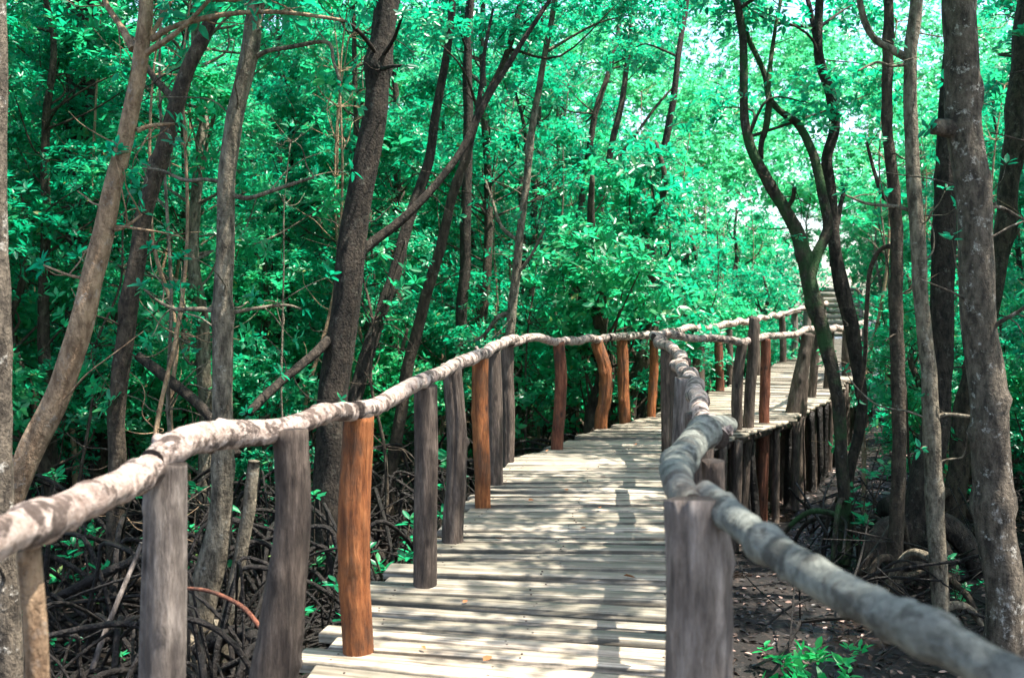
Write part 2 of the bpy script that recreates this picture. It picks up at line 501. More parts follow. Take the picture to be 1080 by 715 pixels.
def plank_box(a0, a1, b0, b1, z, th, jit):
    """a0,a1 left edge (near, far); b0,b1 right edge; returns V,Q,uv"""
    top = [np.r_[a0, z + jit[0]], np.r_[b0, z + jit[1]], np.r_[b1, z + jit[2]], np.r_[a1, z + jit[3]]]
    # rounded top edges: inset top ring
    V = []
    cen = np.mean([p for p in top], 0)
    e = .006
    for p in top: V.append(p - np.array([0, 0, th]))
    for p in top: V.append(p - np.array([0, 0, e]))
    for p in top:
        dv = cen - p; V.append(p + dv / np.linalg.norm(dv) * e * 1.5)
    Q = [[0, 3, 2, 1], [8, 9, 10, 11]]
    for k in range(4):
        k2 = (k + 1) % 4
        Q.append([k, k2, 4 + k2, 4 + k]); Q.append([4 + k, 4 + k2, 8 + k2, 8 + k])
    return np.array(V), np.array(Q)


def build_deck():
    # dense matched sampling of both edges
    per = 60
    Ls = np.vstack([LE[k] + (LE[k + 1] - LE[k]) * np.linspace(0, 1, per, endpoint=False)[:, None] for k in range(len(LE) - 1)])
    Rs = np.vstack([RE[k] + (RE[k + 1] - RE[k]) * np.linspace(0, 1, per, endpoint=False)[:, None] for k in range(len(RE) - 1)])
    for _ in range(3):  # soften the bends
        k = np.ones(21) / 21
        for A in (Ls, Rs):
            for c in (0, 1):
                pad = np.r_[np.full(10, A[0, c]), A[:, c], np.full(10, A[-1, c])]
                A[:, c] = np.convolve(pad, k, 'valid')
    mid = (Ls + Rs) / 2
    arc = np.r_[0, np.cumsum(np.linalg.norm(np.diff(mid, axis=0), axis=1))]
    at = lambda A, s_: np.array([np.interp(s_, arc, A[:, 0]), np.interp(s_, arc, A[:, 1])])
    Vs, Qs, uvs, edge, nv, s0 = [], [], [], [], 0, 0.0
    while s0 < arc[-1] - .3:
        wd = rng.uniform(.13, .225); gap = rng.uniform(.02, .048)
        sk = rng.normal(0, .012)
        l0, l1, r0, r1 = at(Ls, s0 + sk), at(Ls, s0 + wd + sk), at(Rs, s0 - sk), at(Rs, s0 + wd - sk)
        ax = (r0 - l0) / np.linalg.norm(r0 - l0)
        ea, eb = rng.uniform(-.02, .13), rng.uniform(-.02, .10)
        l0, l1, r0, r1 = l0 - ax * ea, l1 - ax * ea, r0 + ax * eb, r1 + ax * eb
        z = float(deck_z((l0[1] + r0[1]) / 2)) + rng.normal(0, .004)
        v, q = plank_box(l0, l1, r0, r1, z, rng.uniform(.04, .055), rng.normal(0, .008, 4))
        # planks subdivided lengthwise are unnecessary: flat boards
        u0 = rng.uniform(0, 50)
        axis3 = np.r_[ax, 0]
        uu = (v - v[0]) @ axis3; vv = (v - v[0]) @ np.r_[-ax[1], ax[0], 0] - v[:, 2]
        for f in q:
            for t in f:
                uvs.append((uu[t] + u0, vv[t] + u0 * .37)); edge.append((uu[t], np.clip(vv[t] / wd, 0, 1)))
        Vs.append(v); Qs.append(q + nv); nv += len(v)
        s0 += wd + gap
    me = np_mesh('decking', np.vstack(Vs), np.vstack(Qs), False, uvs)
    l = me.uv_layers.new(name='EdgeUV'); l.data.foreach_set('uv', np.asarray(edge, np.float32).ravel())
    return me, Ls, Rs, arc


walk = empty('boardwalk', (0, 6, 0), 'weathered plank boardwalk curving through the mangroves on timber piles', 'boardwalk')
walk_o = np.array([0, 6, 0.0])
dm, Ls, Rs, arc = build_deck()
dv = np.empty(len(dm.vertices) * 3, np.float32); dm.vertices.foreach_get('co', dv)
dv = dv.reshape(-1, 3) - walk_o.astype(np.float32); dm.vertices.foreach_set('co', dv.ravel())
new_obj('decking', dm, walk, PLANK)
# rusty nail heads at the plank ends
mb = MB()
np_ = len(dm.vertices) // 12
for k in range(np_):
    q = dv[k * 12 + 8:k * 12 + 12]       # inset top ring: left near, right near, right far, left far
    if q[0, 1] + 6 > 16: break
    for u in (.09, .5, .91):
        for t_ in (.28, .72):
            e0 = q[0] + (q[1] - q[0]) * (u + rng.normal(0, .008)); e1 = q[3] + (q[2] - q[3]) * (u + rng.normal(0, .008))
            c_ = e0 + (e1 - e0) * (t_ + rng.normal(0, .05)); r_ = .0055
            ring = np.array([c_ + [r_ * math.cos(g_), r_ * math.sin(g_), .003] for g_ in np.linspace(0, 6.28, 7)[:6]]); low = ring - [0, 0, .006]
            mb.add(np.vstack([low, ring]), [[g_, (g_ + 1) % 6, 6 + (g_ + 1) % 6, 6 + g_] for g_ in range(6)] + [[6, 7, 8, 9], [6, 9, 10, 11]])
NAIL, _n, _N, _L, _b = mat('rusty_nail'); _b.inputs['Base Color'].default_value = (.035, .018, .011, 1); _b.inputs['Roughness'].default_value = .7
tag(mb.build('nail_heads', NAIL, walk, (0, 0, 0), False), kind='stuff')
# stringers under the deck
for frac in (.06, .5, .94):
    mb = MB()
    A = Ls * (1 - frac) + Rs * frac
    idx = np.linspace(0, len(A) - 1, 46).astype(int)
    pts = np.array([[*A[k], deck_z(A[k, 1]) - .115] for k in idx])
    tube(mb, pts, np.full(len(pts), .055), 8, 3, .05)
    mb.build('stringer', POST_BROWN, walk, walk_o)
# piles
pile_spots = []
for d in np.arange(5.0, 31, .62):
    k = int(np.argmin(np.abs(Rs[:, 1] - d))); pile_spots.append((Rs[k] + rng.normal(0, .04, 2), 'r'))
for d in np.arange(10.9, 17.5, .42):
    k = int(np.argmin(np.abs(Rs[:, 1] - d))); pile_spots.append((Rs[k] + np.array([-.12, .12]) + rng.normal(0, .07, 2), 'r'))
for d in np.arange(5.2, 30, 1.25):
    k = int(np.argmin(np.abs(Ls[:, 1] - d))); pile_spots.append((Ls[k] + np.array([.06, 0]) + rng.normal(0, .03, 2), 'l'))
for p, sd in pile_spots[:96]:
    mb = MB(); r = rng.uniform(.045, .075)
    zt = float(deck_z(p[1])) - .06
    ln = rng.normal(0, .05, 2)
    gz = float(ground_z(p[0], p[1])) - .1
    tube(mb, [[p[0] + ln[0], p[1] + ln[1], gz], [p[0] + ln[0] * .4, p[1] + ln[1] * .6, (gz + zt) / 2], [p[0], p[1], zt]], [r * 1.1, r, r * .95], 8, 4, .08)
    mb.build('pile', POST_BROWN if rng.random() < .7 else ROOT, walk, walk_o)

# ------------------------------------------------------------------ railings
SAWN = wood_mat('sawn_log_end', (.014, .010, .008), (.05, .034, .025), (.10, .075, .056), grain=(40, 40, 40))


def ends(o, n, m, first):
    """the sawn faces of a log get bare wood instead of bark"""
    o.data.materials.append(m)
    for k in range(first, min(first + 2 * (n + n // 2), len(o.data.polygons))):
        o.data.polygons[k].material_index = 1
        o.data.polygons[k].use_smooth = False
    return o


def post(parent, origin, px, ytop, wpx, d, m, bend=(0, 0), px2=None, taper=1.0, n=48, base=None, knots=2, zb=None):
    """px, ytop: top centre in the photo; px2: px at deck level"""
    t = P(px, ytop, d)
    px2 = px if px2 is None else px2
    b = P(px2, YH + F * (EYE - float(deck_z(d))) / d, d)
    r = wpx * .5 * d / F
    zb = GZ - .1 if zb is None else zb
    under = b + (b - t) / max(np.linalg.norm(b - t), .1) * (abs(zb - b[2]))
    mid1 = t + (b - t) * .33 + np.array([bend[0], bend[1], 0]); mid2 = t + (b - t) * .68 + np.array([bend[0] * .7, bend[1], 0])
    mb = MB()
    tube(mb, [under, b, mid2, mid1, t], [r * taper * 1.05, r * taper, r * (1 + (taper - 1) * .6), r, r * .97], n, 12, .035, .05, True, knots + 5, .16, 0, 9)
    # a sawn top, slightly out of square
    V_ = mb.V[0]; tt = rng.normal(0, .16, 2); last = np.r_[np.arange(48 * n, 49 * n), np.arange(50 * n + 1, len(V_))]
    V_[last, 2] += (V_[last, :2] - t[:2]) @ tt
    o = mb.build('post', m, parent, origin)
    return ends(o, n, SAWN, 4 * 12 * n)


def log(parent, origin, pts, mats, knots=5, n=14, name='handrail', lump=.085, wob=.30):
    """pts: (px, py, d, width_px)"""
    c = np.array([P(a, b, d) for a, b, d, w_ in pts]); r = np.array([w_ * .5 * d / F for a, b, d, w_ in pts])
    mb = MB(); tube(mb, c, r * .88, 18, 20, lump * .7, wob * .8, True, knots * 2 + 12, .2, .06)
    for k in range(rng.integers(1, 4) if pts[0][2] > 2.5 else 0):   # stubs of cut side branches
        i0 = rng.integers(0, len(c) - 1); s_ = c[i0] + (c[i0 + 1] - c[i0]) * rng.random(); rr = r[i0]
        e = rng.normal(0, 1, 3); e[2] = abs(e[2]) * .6; e /= np.linalg.norm(e)
        tube(mb, [s_, s_ + e * rr * 1.0, s_ + e * rr * 1.5], [rr * .45, rr * .36, rr * .3], 8, 3, .05)
    o = mb.build(name, mats, parent, origin)
    return ends(o, 18, SAWN, (len(c) - 1) * 20 * 18)


lo_ = np.array([-.5, 6.0, 0]); rail_l = empty('railing', lo_, 'left railing of crooked logs on grey and orange posts along the boardwalk', 'railing')
posts_l = [  # px, ytop, w, d, material, bend, px at deck, taper
    (30, 580, 24, 2.35, BARK_TAN, (.02, 0), 34, .95), (173, 484, 46, 3.05, POST_GREY, (0, 0), 172, 1.05),
    (305, 454, 38, 3.65, POST_BROWN, (.035, 0), 284, 1.35), (378, 438, 33, 4.42, POST_ORANGE, (-.02, 0), 378, 1.0),
    (449, 407, 25, 5.46, POST_BROWN, (0, 0), 449, 1.0), (476, 391, 21, 6.44, POST_BROWN, (.03, 0), 478, 1.1),
    (506, 379, 18, 7.66, POST_ORANGE, (0, 0), 509, .95), (519, 368, 19, 8.6, POST_BROWN, (0, 0), 522, .95),
    (535, 362, 14, 9.8, POST_BROWN, (0, 0), 536, 1.0), (589, 362, 12.5, 10.7, POST_RED, (.03, 0), 587, 1.05),
    (629, 360, 14, 12.4, POST_ORANGE, (.09, 0), 634, 1.0), (656, 359, 12, 13.25, POST_ORANGE, (0, 0), 659, 1.0),
    (689, 359, 9.5, 13.8, POST_ORANGE, (.02, 0), 687, 1.0), (736, 352, 13, 15.7, POST_BROWN, (0, 0), 737, 1),
    (758, 350, 9, 17.5, POST_RED, (0, 0), 759, 1), (769, 348, 7.5, 18.6, POST_BROWN, (0, 0), 770, 1),
    (798, 342, 7, 20.6, POST_BROWN, (0, 0), 799, 1), (825, 334, 7, 24, POST_BROWN, (0, 0), 826, 1),
    (838, 330, 7, 26, POST_GREY, (0, 0), 838, 1), (851, 326, 8, 28, POST_GREY, (0, 0), 852, 1),
    (868, 324, 7, 31.5, POST_GREY, (0, 0), 868, 1)]
for a in posts_l:
    post(rail_l, lo_, a[0], a[1], a[2], a[3], a[4], a[5], a[6], a[7])
log(rail_l, lo_, [(-60, 600, 1.95, 46), (0, 570, 2.15, 46), (40, 555, 2.35, 46), (85, 529, 2.55, 42), (130, 505, 2.8, 38), (170, 485, 3.05, 37)], RAIL, 8)
log(rail_l, lo_, [(158, 486, 2.99, 34), (185, 472, 3.1, 37), (230, 461, 3.35, 36), (265, 453, 3.55, 32), (300, 448, 3.72, 27), (345, 439, 4.1, 23), (382, 432, 4.45, 22)], RAIL, 8)
log(rail_l, lo_, [(372, 433, 4.35, 22), (395, 427, 4.7, 21), (425, 413, 5.1, 20), (450, 400, 5.5, 17), (478, 386, 6.45, 15), (500, 377, 7.4, 15)], RAIL, 7)
log(rail_l, lo_, [(494, 381, 7.2, 14), (512, 370, 7.9, 14), (528, 362, 8.9, 12), (545, 359, 9.8, 11)], RAIL, 5)
log(rail_l, lo_, [(538, 361, 9.6, 10), (565, 357, 10.3, 10), (592, 360, 10.8, 10), (632, 357, 12.4, 9), (652, 356, 13.0, 8.5)], RAIL, 6)
log(rail_l, lo_, [(642, 356, 12.7, 8), (665, 354, 13.3, 9), (690, 353, 13.8, 9), (712, 349, 14.6, 8), (738, 345, 15.7, 8)], RAIL, 5)
log(rail_l, lo_, [(732, 347, 15.4, 8), (752, 345, 17, 8), (771, 341, 18.6, 8), (797, 337, 20.5, 7)], RAIL, 5)
log(rail_l, lo_, [(790, 338, 20, 6.5), (812, 334, 22.3, 6.5), (832, 330, 25, 6.5), (857, 323, 28.5, 6), (872, 320, 32, 6)], RAIL, 4)

ro_ = np.array([1.0, 6.0, 0]); rail_r = empty('railing', ro_, 'right railing of blotched grey logs curving from the thick near post', 'railing')
posts_r = [
    (735, 528, 72, 2.38, POST_GREY, (0, 0), 737, 1.0), (752, 487, 24, 3.3, POST_BROWN, (0, 0), 754, 1.0),
    (727, 400, 30, 6.3, POST_GREY, (0, 0), 722, 1.25), (736, 436, 30, 4.6, POST_BROWN, (0, 0), 738, 1.1),
    (716, 384, 20, 8.3, POST_BROWN, (0, 0), 714, 1.1), (703, 368, 14, 10.4, POST_BROWN, (0, 0), 705, 1.1),
    (783, 361, 11.5, 12.3, POST_BROWN, (-.03, 0), 777, 1), (796, 334, 11.5, 12.5, POST_BROWN, (0, 0), 789, 1), (808, 357, 10.5, 13.0, POST_RED, (0, 0), 806, 1.05),
    (852, 352, 14, 14.4, POST_BROWN, (0, 0), 839, 1.5), (862, 350, 9, 16.4, POST_BROWN, (0, 0), 856, 1), (876, 347, 9, 17.8, POST_BROWN, (0, 0), 873, 1),
    (893, 345, 9, 20.2, POST_BROWN, (0, 0), 892, 1), (903, 340, 7, 23.2, POST_BROWN, (0, 0), 903, 1), (912, 336, 6, 27, POST_GREY, (0, 0), 912, 1)]
for a in posts_r:
    post(rail_r, ro_, a[0], a[1], a[2], a[3], a[4], a[5], a[6], a[7])
log(rail_r, ro_, [(742, 524, 2.42, 36), (775, 545, 2.25, 37), (820, 578, 2.05, 41), (870, 613, 1.85, 46), (930, 650, 1.65, 50), (1010, 690, 1.48, 54), (1110, 742, 1.32, 60)], RAIL_GREY, 8)
log(rail_r, ro_, [(729, 538, 2.36, 38), (716, 512, 2.62, 39), (717, 488, 3.0, 38), (733, 466, 3.5, 34), (752, 452, 4.0, 29), (768, 450, 4.15, 22)], RAIL_GREY, 7, wob=.12)
log(rail_r, ro_, [(757, 462, 3.85, 26), (748, 446, 4.25, 25), (738, 426, 5.0, 22), (732, 408, 6.0, 21), (725, 394, 7.2, 18), (713, 384, 8.2, 15)], RAIL, 8)
log(rail_r, ro_, [(722, 381, 8.2, 14), (717, 374, 9.4, 13.5), (706, 367, 10.2, 13), (696, 360, 10.9, 12), (689, 354, 11.3, 10)], RAIL, 5)
log(rail_r, ro_, [(690, 357, 11.0, 10), (706, 353, 11.2, 10), (730, 356, 11.6, 9), (752, 358, 11.9, 9), (778, 360, 12.2, 9), (800, 356, 12.8, 8.5)], RAIL, 5)
log(rail_r, ro_, [(790, 357, 12.5, 8), (812, 355, 13.2, 8.5), (834, 353, 14.0, 8), (858, 347, 15.2, 8), (880, 347, 17.9, 8), (905, 343, 21.5, 7), (912, 338, 25, 6), (916, 334, 28, 6)], RAIL, 6)

# plank steps rising at the far end of the walkway
st = empty('plank_steps', (11.95, 36.8, .4), 'pale plank steps rising at the far end of the boardwalk', 'steps')
so = np.array([11.95, 36.8, .4])
dirv = np.array([.31, .95]); nrm = np.array([.95, -.31])
for k in range(9):
    c = np.array([11.95, 36.8]) + dirv * (.1 + .3 * k); z = .55 + .21 * k
    hw = .85
    v, q = plank_box(c - nrm * hw, c - nrm * hw + dirv * .3, c + nrm * hw, c + nrm * hw + dirv * .3, z, .17, rng.normal(0, .005, 4))
    uvs = [((v[t] @ np.r_[nrm, 0]) + k * 3.1, (v[t] @ np.r_[dirv, 0]) - v[t][2]) for f in q for t in f]
    new_obj('step', np_mesh('step', v - so, q, False, uvs), st, PLANK_STEP)
for sgn in (-1, 1):
    mb = MB(); c = np.array([11.95, 36.8]) + nrm * sgn * .92
    tube(mb, [[*c, .35], [*(c + dirv * 2.8), 2.1]], [.09, .09], 8, 4, .04)
    mb.build('stringer', POST_GREY, st, so)
    for kk in (.2, 2.6):
        mb = MB(); q0 = c + dirv * kk
        tube(mb, [[*q0, GZ - .1], [*q0, .4 + kk * .62]], [.08, .08], 8, 4, .06)
        mb.build('post', POST_GREY, st, so)

# ------------------------------------------------------------------ trees
def rand_twig(mb, start, out, length, r0, tips=None, n=5, droop=.1):
    d = out / np.linalg.norm(out)
    pts = [start]
    for k in range(4):
        d = d + rng.normal(0, .28, 3) + np.array([0, 0, -droop * .3 + .05]); d /= np.linalg.norm(d)
        pts.append(pts[-1] + d * length / 4)
    tube(mb, pts, np.linspace(r0, r0 * .35, 5), n, 4, .05)
    if tips is not None: tips.append((pts[-1], d + np.array([0, 0, .5])))
    return pts


def hero(label, pts, d, bark, limbs=(), top=7.0, clumps=16, crown_r=1.5, dtop=0.0, twigs=8, leaf=LEAF, name='mangrove_tree', roots=5, low_leaves=.3, dens=1.0, ground=True, knots=5, crown_z=None, cshift=(0, 0)):
    global rng
    keep_rng, rng = rng, np.random.default_rng(zlib.crc32(label.encode()))
    try:
        return hero_body(label, pts, d, bark, limbs, top, clumps, crown_r, dtop, twigs, leaf, name, roots, low_leaves, dens, ground, knots, crown_z, cshift)
    finally:
        rng = keep_rng


def hero_body(label, pts, d, bark, limbs, top, clumps, crown_r, dtop, twigs, leaf, name, roots, low_leaves, dens, ground, knots, crown_z, cshift):
    """pts: (px, py, width_px) from the top of the picture downward"""
    pts = [p for p in pts]
    base = P(pts[-1][0], pts[-1][1], d)
    gz = float(ground_z(base[0], base[1])) - .08
    c = [P(a, b, d + dtop * max(0, (600 - b)) / 600.) for a, b, w_ in pts]; r = [w_ * .46 * d / F for a, b, w_ in pts]
    c, r = c[::-1], r[::-1]
    if ground and c[0][2] > gz + .05:
        dx = (c[0] - c[1]); dx = dx / max(abs(dx[2]), .1) * (c[0][2] - gz) * .4
        c.insert(0, np.array([c[0][0] + dx[0], c[0][1], gz])); r.insert(0, r[0] * 1.35)
    origin = np.array([c[0][0], c[0][1], float(ground_z(c[0][0], c[0][1]))])
    t = empty(name, origin, label, 'tree')
    # extend above the frame
    dirn = c[-1] - c[-2]; dirn = dirn / np.linalg.norm(dirn)
    z = c[-1][2]; rr = r[-1]
    while z < top:
        dirn = dirn * .8 + np.array([0, 0, .35]) + rng.normal(0, .12, 3); dirn /= np.linalg.norm(dirn)
        stp = min(.9, max(top - z + .05, .2))
        c.append(c[-1] + dirn * stp); rr *= .86; r.append(max(rr, .012)); z = c[-1][2]
    mb = MB()
    tube(mb, c, r, 14, 7, .06, .08, True, knots, .22)
    tips = []
    for lb in limbs:
        d0 = lb.get('d', d); dd = lb.get('dd', 0)
        q = lb['p']; m_ = len(q)
        lp = [P(a, b, d0 + dd * k / max(m_ - 1, 1)) for k, (a, b, w_) in enumerate(q)]
        lr = [w_ * .5 * d0 / F for a, b, w_ in q]
        tube(mb, lp, lr, 8, 6, .06, .1, True, 2, .2)
        e = lp[-1] - lp[-2]; tips.append((lp[-1], e / np.linalg.norm(e) + np.array([0, 0, .4])))
        for k in range(lb.get('tw', 3)):
            u = rng.uniform(.35, 1); ii = u * (m_ - 1); i0 = min(int(ii), m_ - 2)
            s_ = lp[i0] + (lp[i0 + 1] - lp[i0]) * (ii - i0)
            rand_twig(mb, s_, rng.normal(0, 1, 3) + np.array([0, 0, .3]), rng.uniform(.2, .6), .006, tips)
    # forks up in the crown
    top_pts = np.array(c); cz = crown_z if crown_z is not None else max(c[-1][2] - 3.0, 3.2)
    centers = []
    for k in range(max(4, int(clumps * .7))):
        h = rng.uniform(cz, c[-1][2] + .4)
        i0 = int(np.argmin(np.abs(top_pts[:, 2] - min(h, c[-1][2]) + .5)))
        s_ = top_pts[i0]
        a = rng.uniform(0, 6.28); ro = crown_r * rng.uniform(.25, 1.0)
        cen = np.array([s_[0] + math.cos(a) * ro + cshift[0], s_[1] + math.sin(a) * ro + cshift[1], h])
        mid = (s_ + cen) / 2 + rng.normal(0, .12, 3)
        tube(mb, [s_, mid, cen], [.022, .014, .006], 6, 4, .05)
        centers.append(cen)
    # dead twigs along the stem
    for k in range(int(twigs * 2.2)):
        i0 = rng.integers(1, len(c) - 1); u = rng.random()
        s_ = c[i0] + (c[i0 + 1 if i0 + 1 < len(c) else i0] - c[i0]) * u
        if s_[2] < .2: continue
        a = rng.uniform(0, 6.28)
        rand_twig(mb, s_, np.array([math.cos(a), math.sin(a), rng.uniform(-.1, .6)]), rng.uniform(.25, .9), rng.uniform(.006, .012), tips if rng.random() < low_leaves else None)
    mb.build('trunk', bark, t, origin)
    V_, Q_, nv = [], [], 0
    for cen in centers:
        p_, d_ = clump_tips(cen, rng.uniform(.4, .7), int(rng.integers(40, 75) * dens), r=rng)
        v, q = rosettes(p_, d_, r=rng); V_.append(v); Q_.append(q + nv); nv += len(v)
    if tips:
        p_ = np.array([x for x, _ in tips]); d_ = np.array([y for _, y in tips])
        v, q = rosettes(p_, d_, .085); V_.append(v); Q_.append(q + nv); nv += len(v)
    if V_:
        new_obj('crown', np_mesh('crown', np.vstack(V_) - origin, np.vstack(Q_)), t, leaf)
    if roots:
        mb = MB()
        for k in range(roots):
            a = 6.28 * k / roots + rng.uniform(-.4, .4); h = rng.uniform(.15, .7); ln = rng.uniform(.35, .9)
            e = np.array([math.cos(a), math.sin(a), 0])
            rb = max(r[0] * .32, .018)
            s_ = origin + np.array([0, 0, h]); far = origin + e * ln
            far[2] = float(ground_z(far[0], far[1])) - .08
            tube(mb, [s_, s_ + e * ln * .45 + np.array([0, 0, .02]), (s_ + far) / 2 + e * ln * .3 + np.array([0, 0, .08]), far], [rb * 1.2, rb, rb * .85, rb * .7], 7, 5, .07)
        mb.build('root_flare', bark if bark is not BARK_TAN else BARK_MID, t, origin)
    return t


hero('slim pale tree cut by the left picture edge, patched with lichen', [(-8, -20, 26), (-4, 200, 26), (-2, 350, 27), (0, 500, 28), (3, 600, 31), (6, 690, 36)], 4.6, BARK_LICH, top=7.5, clumps=8, twigs=3, roots=4)
hero('tan leaning tree behind the near left handrail, sloping from upper right to lower left',
     [(152, -20, 15), (148, 60, 18), (136, 130, 19), (122, 190, 21), (110, 240, 23), (97, 295, 25), (80, 360, 27), (60, 415, 28), (35, 470, 29), (12, 525, 30), (-15, 590, 31)], 6.2, BARK_TAN, cshift=(.9, .3),
     limbs=[dict(p=[(160, 42, 7), (180, 30, 6), (215, 20, 6), (262, 13, 5), (310, 14, 4.5), (362, 22, 3.5)], dd=-.3),
            dict(p=[(158, 40, 5), (170, 20, 4.5), (180, 2, 4), (190, -20, 3)], dd=.2),
            dict(p=[(140, 52, 9), (128, 30, 7), (114, 8, 6), (104, -15, 5)], dd=.3),
            dict(p=[(144, 138, 6), (160, 133, 4.5), (184, 131, 3)], dd=.1, tw=2),
            dict(p=[(120, 243, 5), (135, 238, 4), (150, 226, 2.5)], dd=.1, tw=2),
            dict(p=[(95, 295, 4), (72, 290, 3), (46, 280, 2)], dd=.1, tw=2)], top=6.5, clumps=9, twigs=4, low_leaves=.2)
hero('grey-brown upright tree with a slight curve, behind the second and third left posts',
     [(270, -20, 19), (267, 30, 20), (264, 60, 21), (252, 105, 20), (245, 135, 20), (238, 195, 20), (238, 260, 20), (236, 325, 22), (235, 400, 23), (234, 470, 24), (232, 540, 27), (224, 590, 33), (210, 660, 38), (203, 715, 42)], 7.3, BARK_GREY, cshift=(1.3, -.2),
     limbs=[dict(p=[(266, 62, 6), (282, 54, 5), (305, 50, 5), (345, 45, 4), (352, 66, 3.5), (360, 88, 3)], dd=-.3),
            dict(p=[(243, 206, 6), (262, 209, 5), (285, 202, 4.5), (310, 194, 4), (332, 187, 2.5)], dd=-.2),
            dict(p=[(236, 192, 5), (215, 189, 4), (195, 190, 4), (170, 180, 3), (150, 178, 2)], dd=.2),
            dict(p=[(232, 328, 6), (205, 326, 5), (185, 326, 4), (165, 316, 3), (152, 305, 2)], dd=-.2, tw=5),
            dict(p=[(242, 330, 5), (265, 326, 4), (300, 322, 3), (318, 326, 2)], dd=.2),
            dict(p=[(268, 485, 13), (262, 540, 14), (250, 600, 15), (238, 660, 16), (232, 720, 17)], tw=0)], top=6.8, clumps=10, twigs=6, low_leaves=.2)
hero('forked brown tree standing behind the tan leaning trunk',
     [(232, -10, 14), (216, 35, 16), (200, 70, 17), (187, 110, 18), (172, 155, 19), (158, 205, 19), (151, 230, 19), (144, 275, 20), (134, 340, 20), (126, 400, 20), (123, 480, 20), (122, 560, 20), (122, 640, 22)], 9.0, BARK_MID, cshift=(1.4, -.4),
     limbs=[dict(p=[(186, 112, 10), (176, 98, 8), (164, 84, 7), (150, 62, 6), (140, 40, 5)], dd=.4)], top=7.5, clumps=12, twigs=8)
hero('thick blackish tree far left behind the leaning trunk',
     [(90, -20, 31), (88, 60, 31), (84, 150, 31), (82, 260, 30), (84, 340, 31), (90, 430, 32), (93, 520, 33)], 12.5, BARK_DARK, top=9, clumps=14, twigs=6)
hero('stout dark brown tree behind the left railing with a long limb reaching right',
     [(408, -20, 28), (405, 30, 27), (399, 75, 27), (397, 115, 27), (387, 165, 29), (378, 215, 30), (371, 265, 32), (364, 315, 33), (358, 370, 34), (352, 430, 36), (348, 500, 39), (345, 580, 46)], 9.6, BARK_DARK, cshift=(.6, -.6),
     limbs=[dict(p=[(374, 275, 12), (386, 262, 12), (405, 246, 11), (432, 224, 10), (458, 198, 9), (482, 165, 8.5), (502, 128, 8), (522, 92, 7), (548, 48, 6), (578, 4, 5), (590, -20, 4)], dd=.8, tw=7),
            dict(p=[(502, 128, 7), (508, 90, 5), (512, 50, 4), (520, 10, 3)], d=10.1, dd=.3),
            dict(p=[(400, 62, 5), (388, 45, 4.5), (372, 28, 4), (352, 18, 3)], dd=-.7, tw=3),
            dict(p=[(400, 64, 5), (415, 42, 4), (424, 18, 3)], dd=-.7, tw=2),
            dict(p=[(398, 60, 5), (402, 72, 5), (412, 70, 4), (426, 70, 3)], dd=-.7, tw=2),
            dict(p=[(352, 352, 11), (332, 372, 10), (305, 395, 9), (280, 418, 9), (262, 436, 8)], dd=-1.0, tw=3)], top=7.6, clumps=14, twigs=7)
hero('thin dark tree leaning right just behind the stout dark brown tree',
     [(452, 170, 12), (432, 230, 14), (418, 280, 15), (402, 330, 16), (388, 372, 17), (372, 430, 18), (360, 500, 19)], 11.2, BARK_DARK, top=7.5, clumps=8, twigs=5, dtop=1)
hero('slender dark tree slanting right, behind the middle of the left railing',
     [(505, 120, 9), (490, 170, 10), (478, 205, 11), (462, 270, 12), (446, 325, 13), (432, 380, 14), (420, 450, 14), (410, 520, 15)], 12.5, BARK_MID, top=7.5, clumps=8, twigs=7)
hero('straight dark tree behind the left railing above the fifth and sixth posts',
     [(494, 120, 12), (492, 200, 12), (490, 280, 13), (486, 350, 13), (482, 430, 14), (480, 500, 15)], 14.5, BARK_DARK, top=8, clumps=9, twigs=7)
hero('light brown thin tree just left of the railing bend, with many twigs',
     [(562, 130, 8), (556, 185, 8.5), (550, 235, 9), (545, 280, 10), (540, 330, 11), (534, 390, 11), (528, 470, 12)], 12.8, BARK_GREY,
     limbs=[dict(p=[(540, 330, 6), (525, 335, 5), (512, 352, 4), (500, 360, 3)], dd=.2), dict(p=[(548, 255, 5), (530, 240, 4), (520, 215, 3), (512, 190, 2)], dd=.3), dict(p=[(545, 290, 4), (560, 270, 3.5), (575, 240, 3)], dd=-.2)], top=6.5, clumps=7, twigs=12)
hero('left stem of the slim pair beyond the far handrail', [(628, 120, 7), (620, 170, 7.5), (608, 250, 8), (602, 330, 9), (600, 400, 10)], 19, BARK_MID, top=8, clumps=8, twigs=6)
hero('right stem of the slim pair beyond the far handrail', [(655, 110, 7), (642, 170, 8), (630, 240, 9), (616, 310, 10), (607, 360, 11), (604, 420, 11)], 18, BARK_MID, top=8, clumps=8, twigs=6,
     limbs=[dict(p=[(640, 180, 4), (665, 150, 3.5), (690, 115, 3), (712, 90, 2)], dd=.4)])
hero('dark forked tree beyond the far handrail, right above the railing corner', [(698, 170, 9), (694, 210, 10), (688, 260, 11), (684, 310, 12), (680, 360, 13), (674, 430, 15)], 17, BARK_DARK, top=8, clumps=8, twigs=6,
     limbs=[dict(p=[(685, 315, 7), (700, 298, 6), (712, 280, 5), (728, 268, 4)], dd=.3), dict(p=[(686, 300, 6), (672, 280, 5), (660, 262, 4)], dd=.3)])
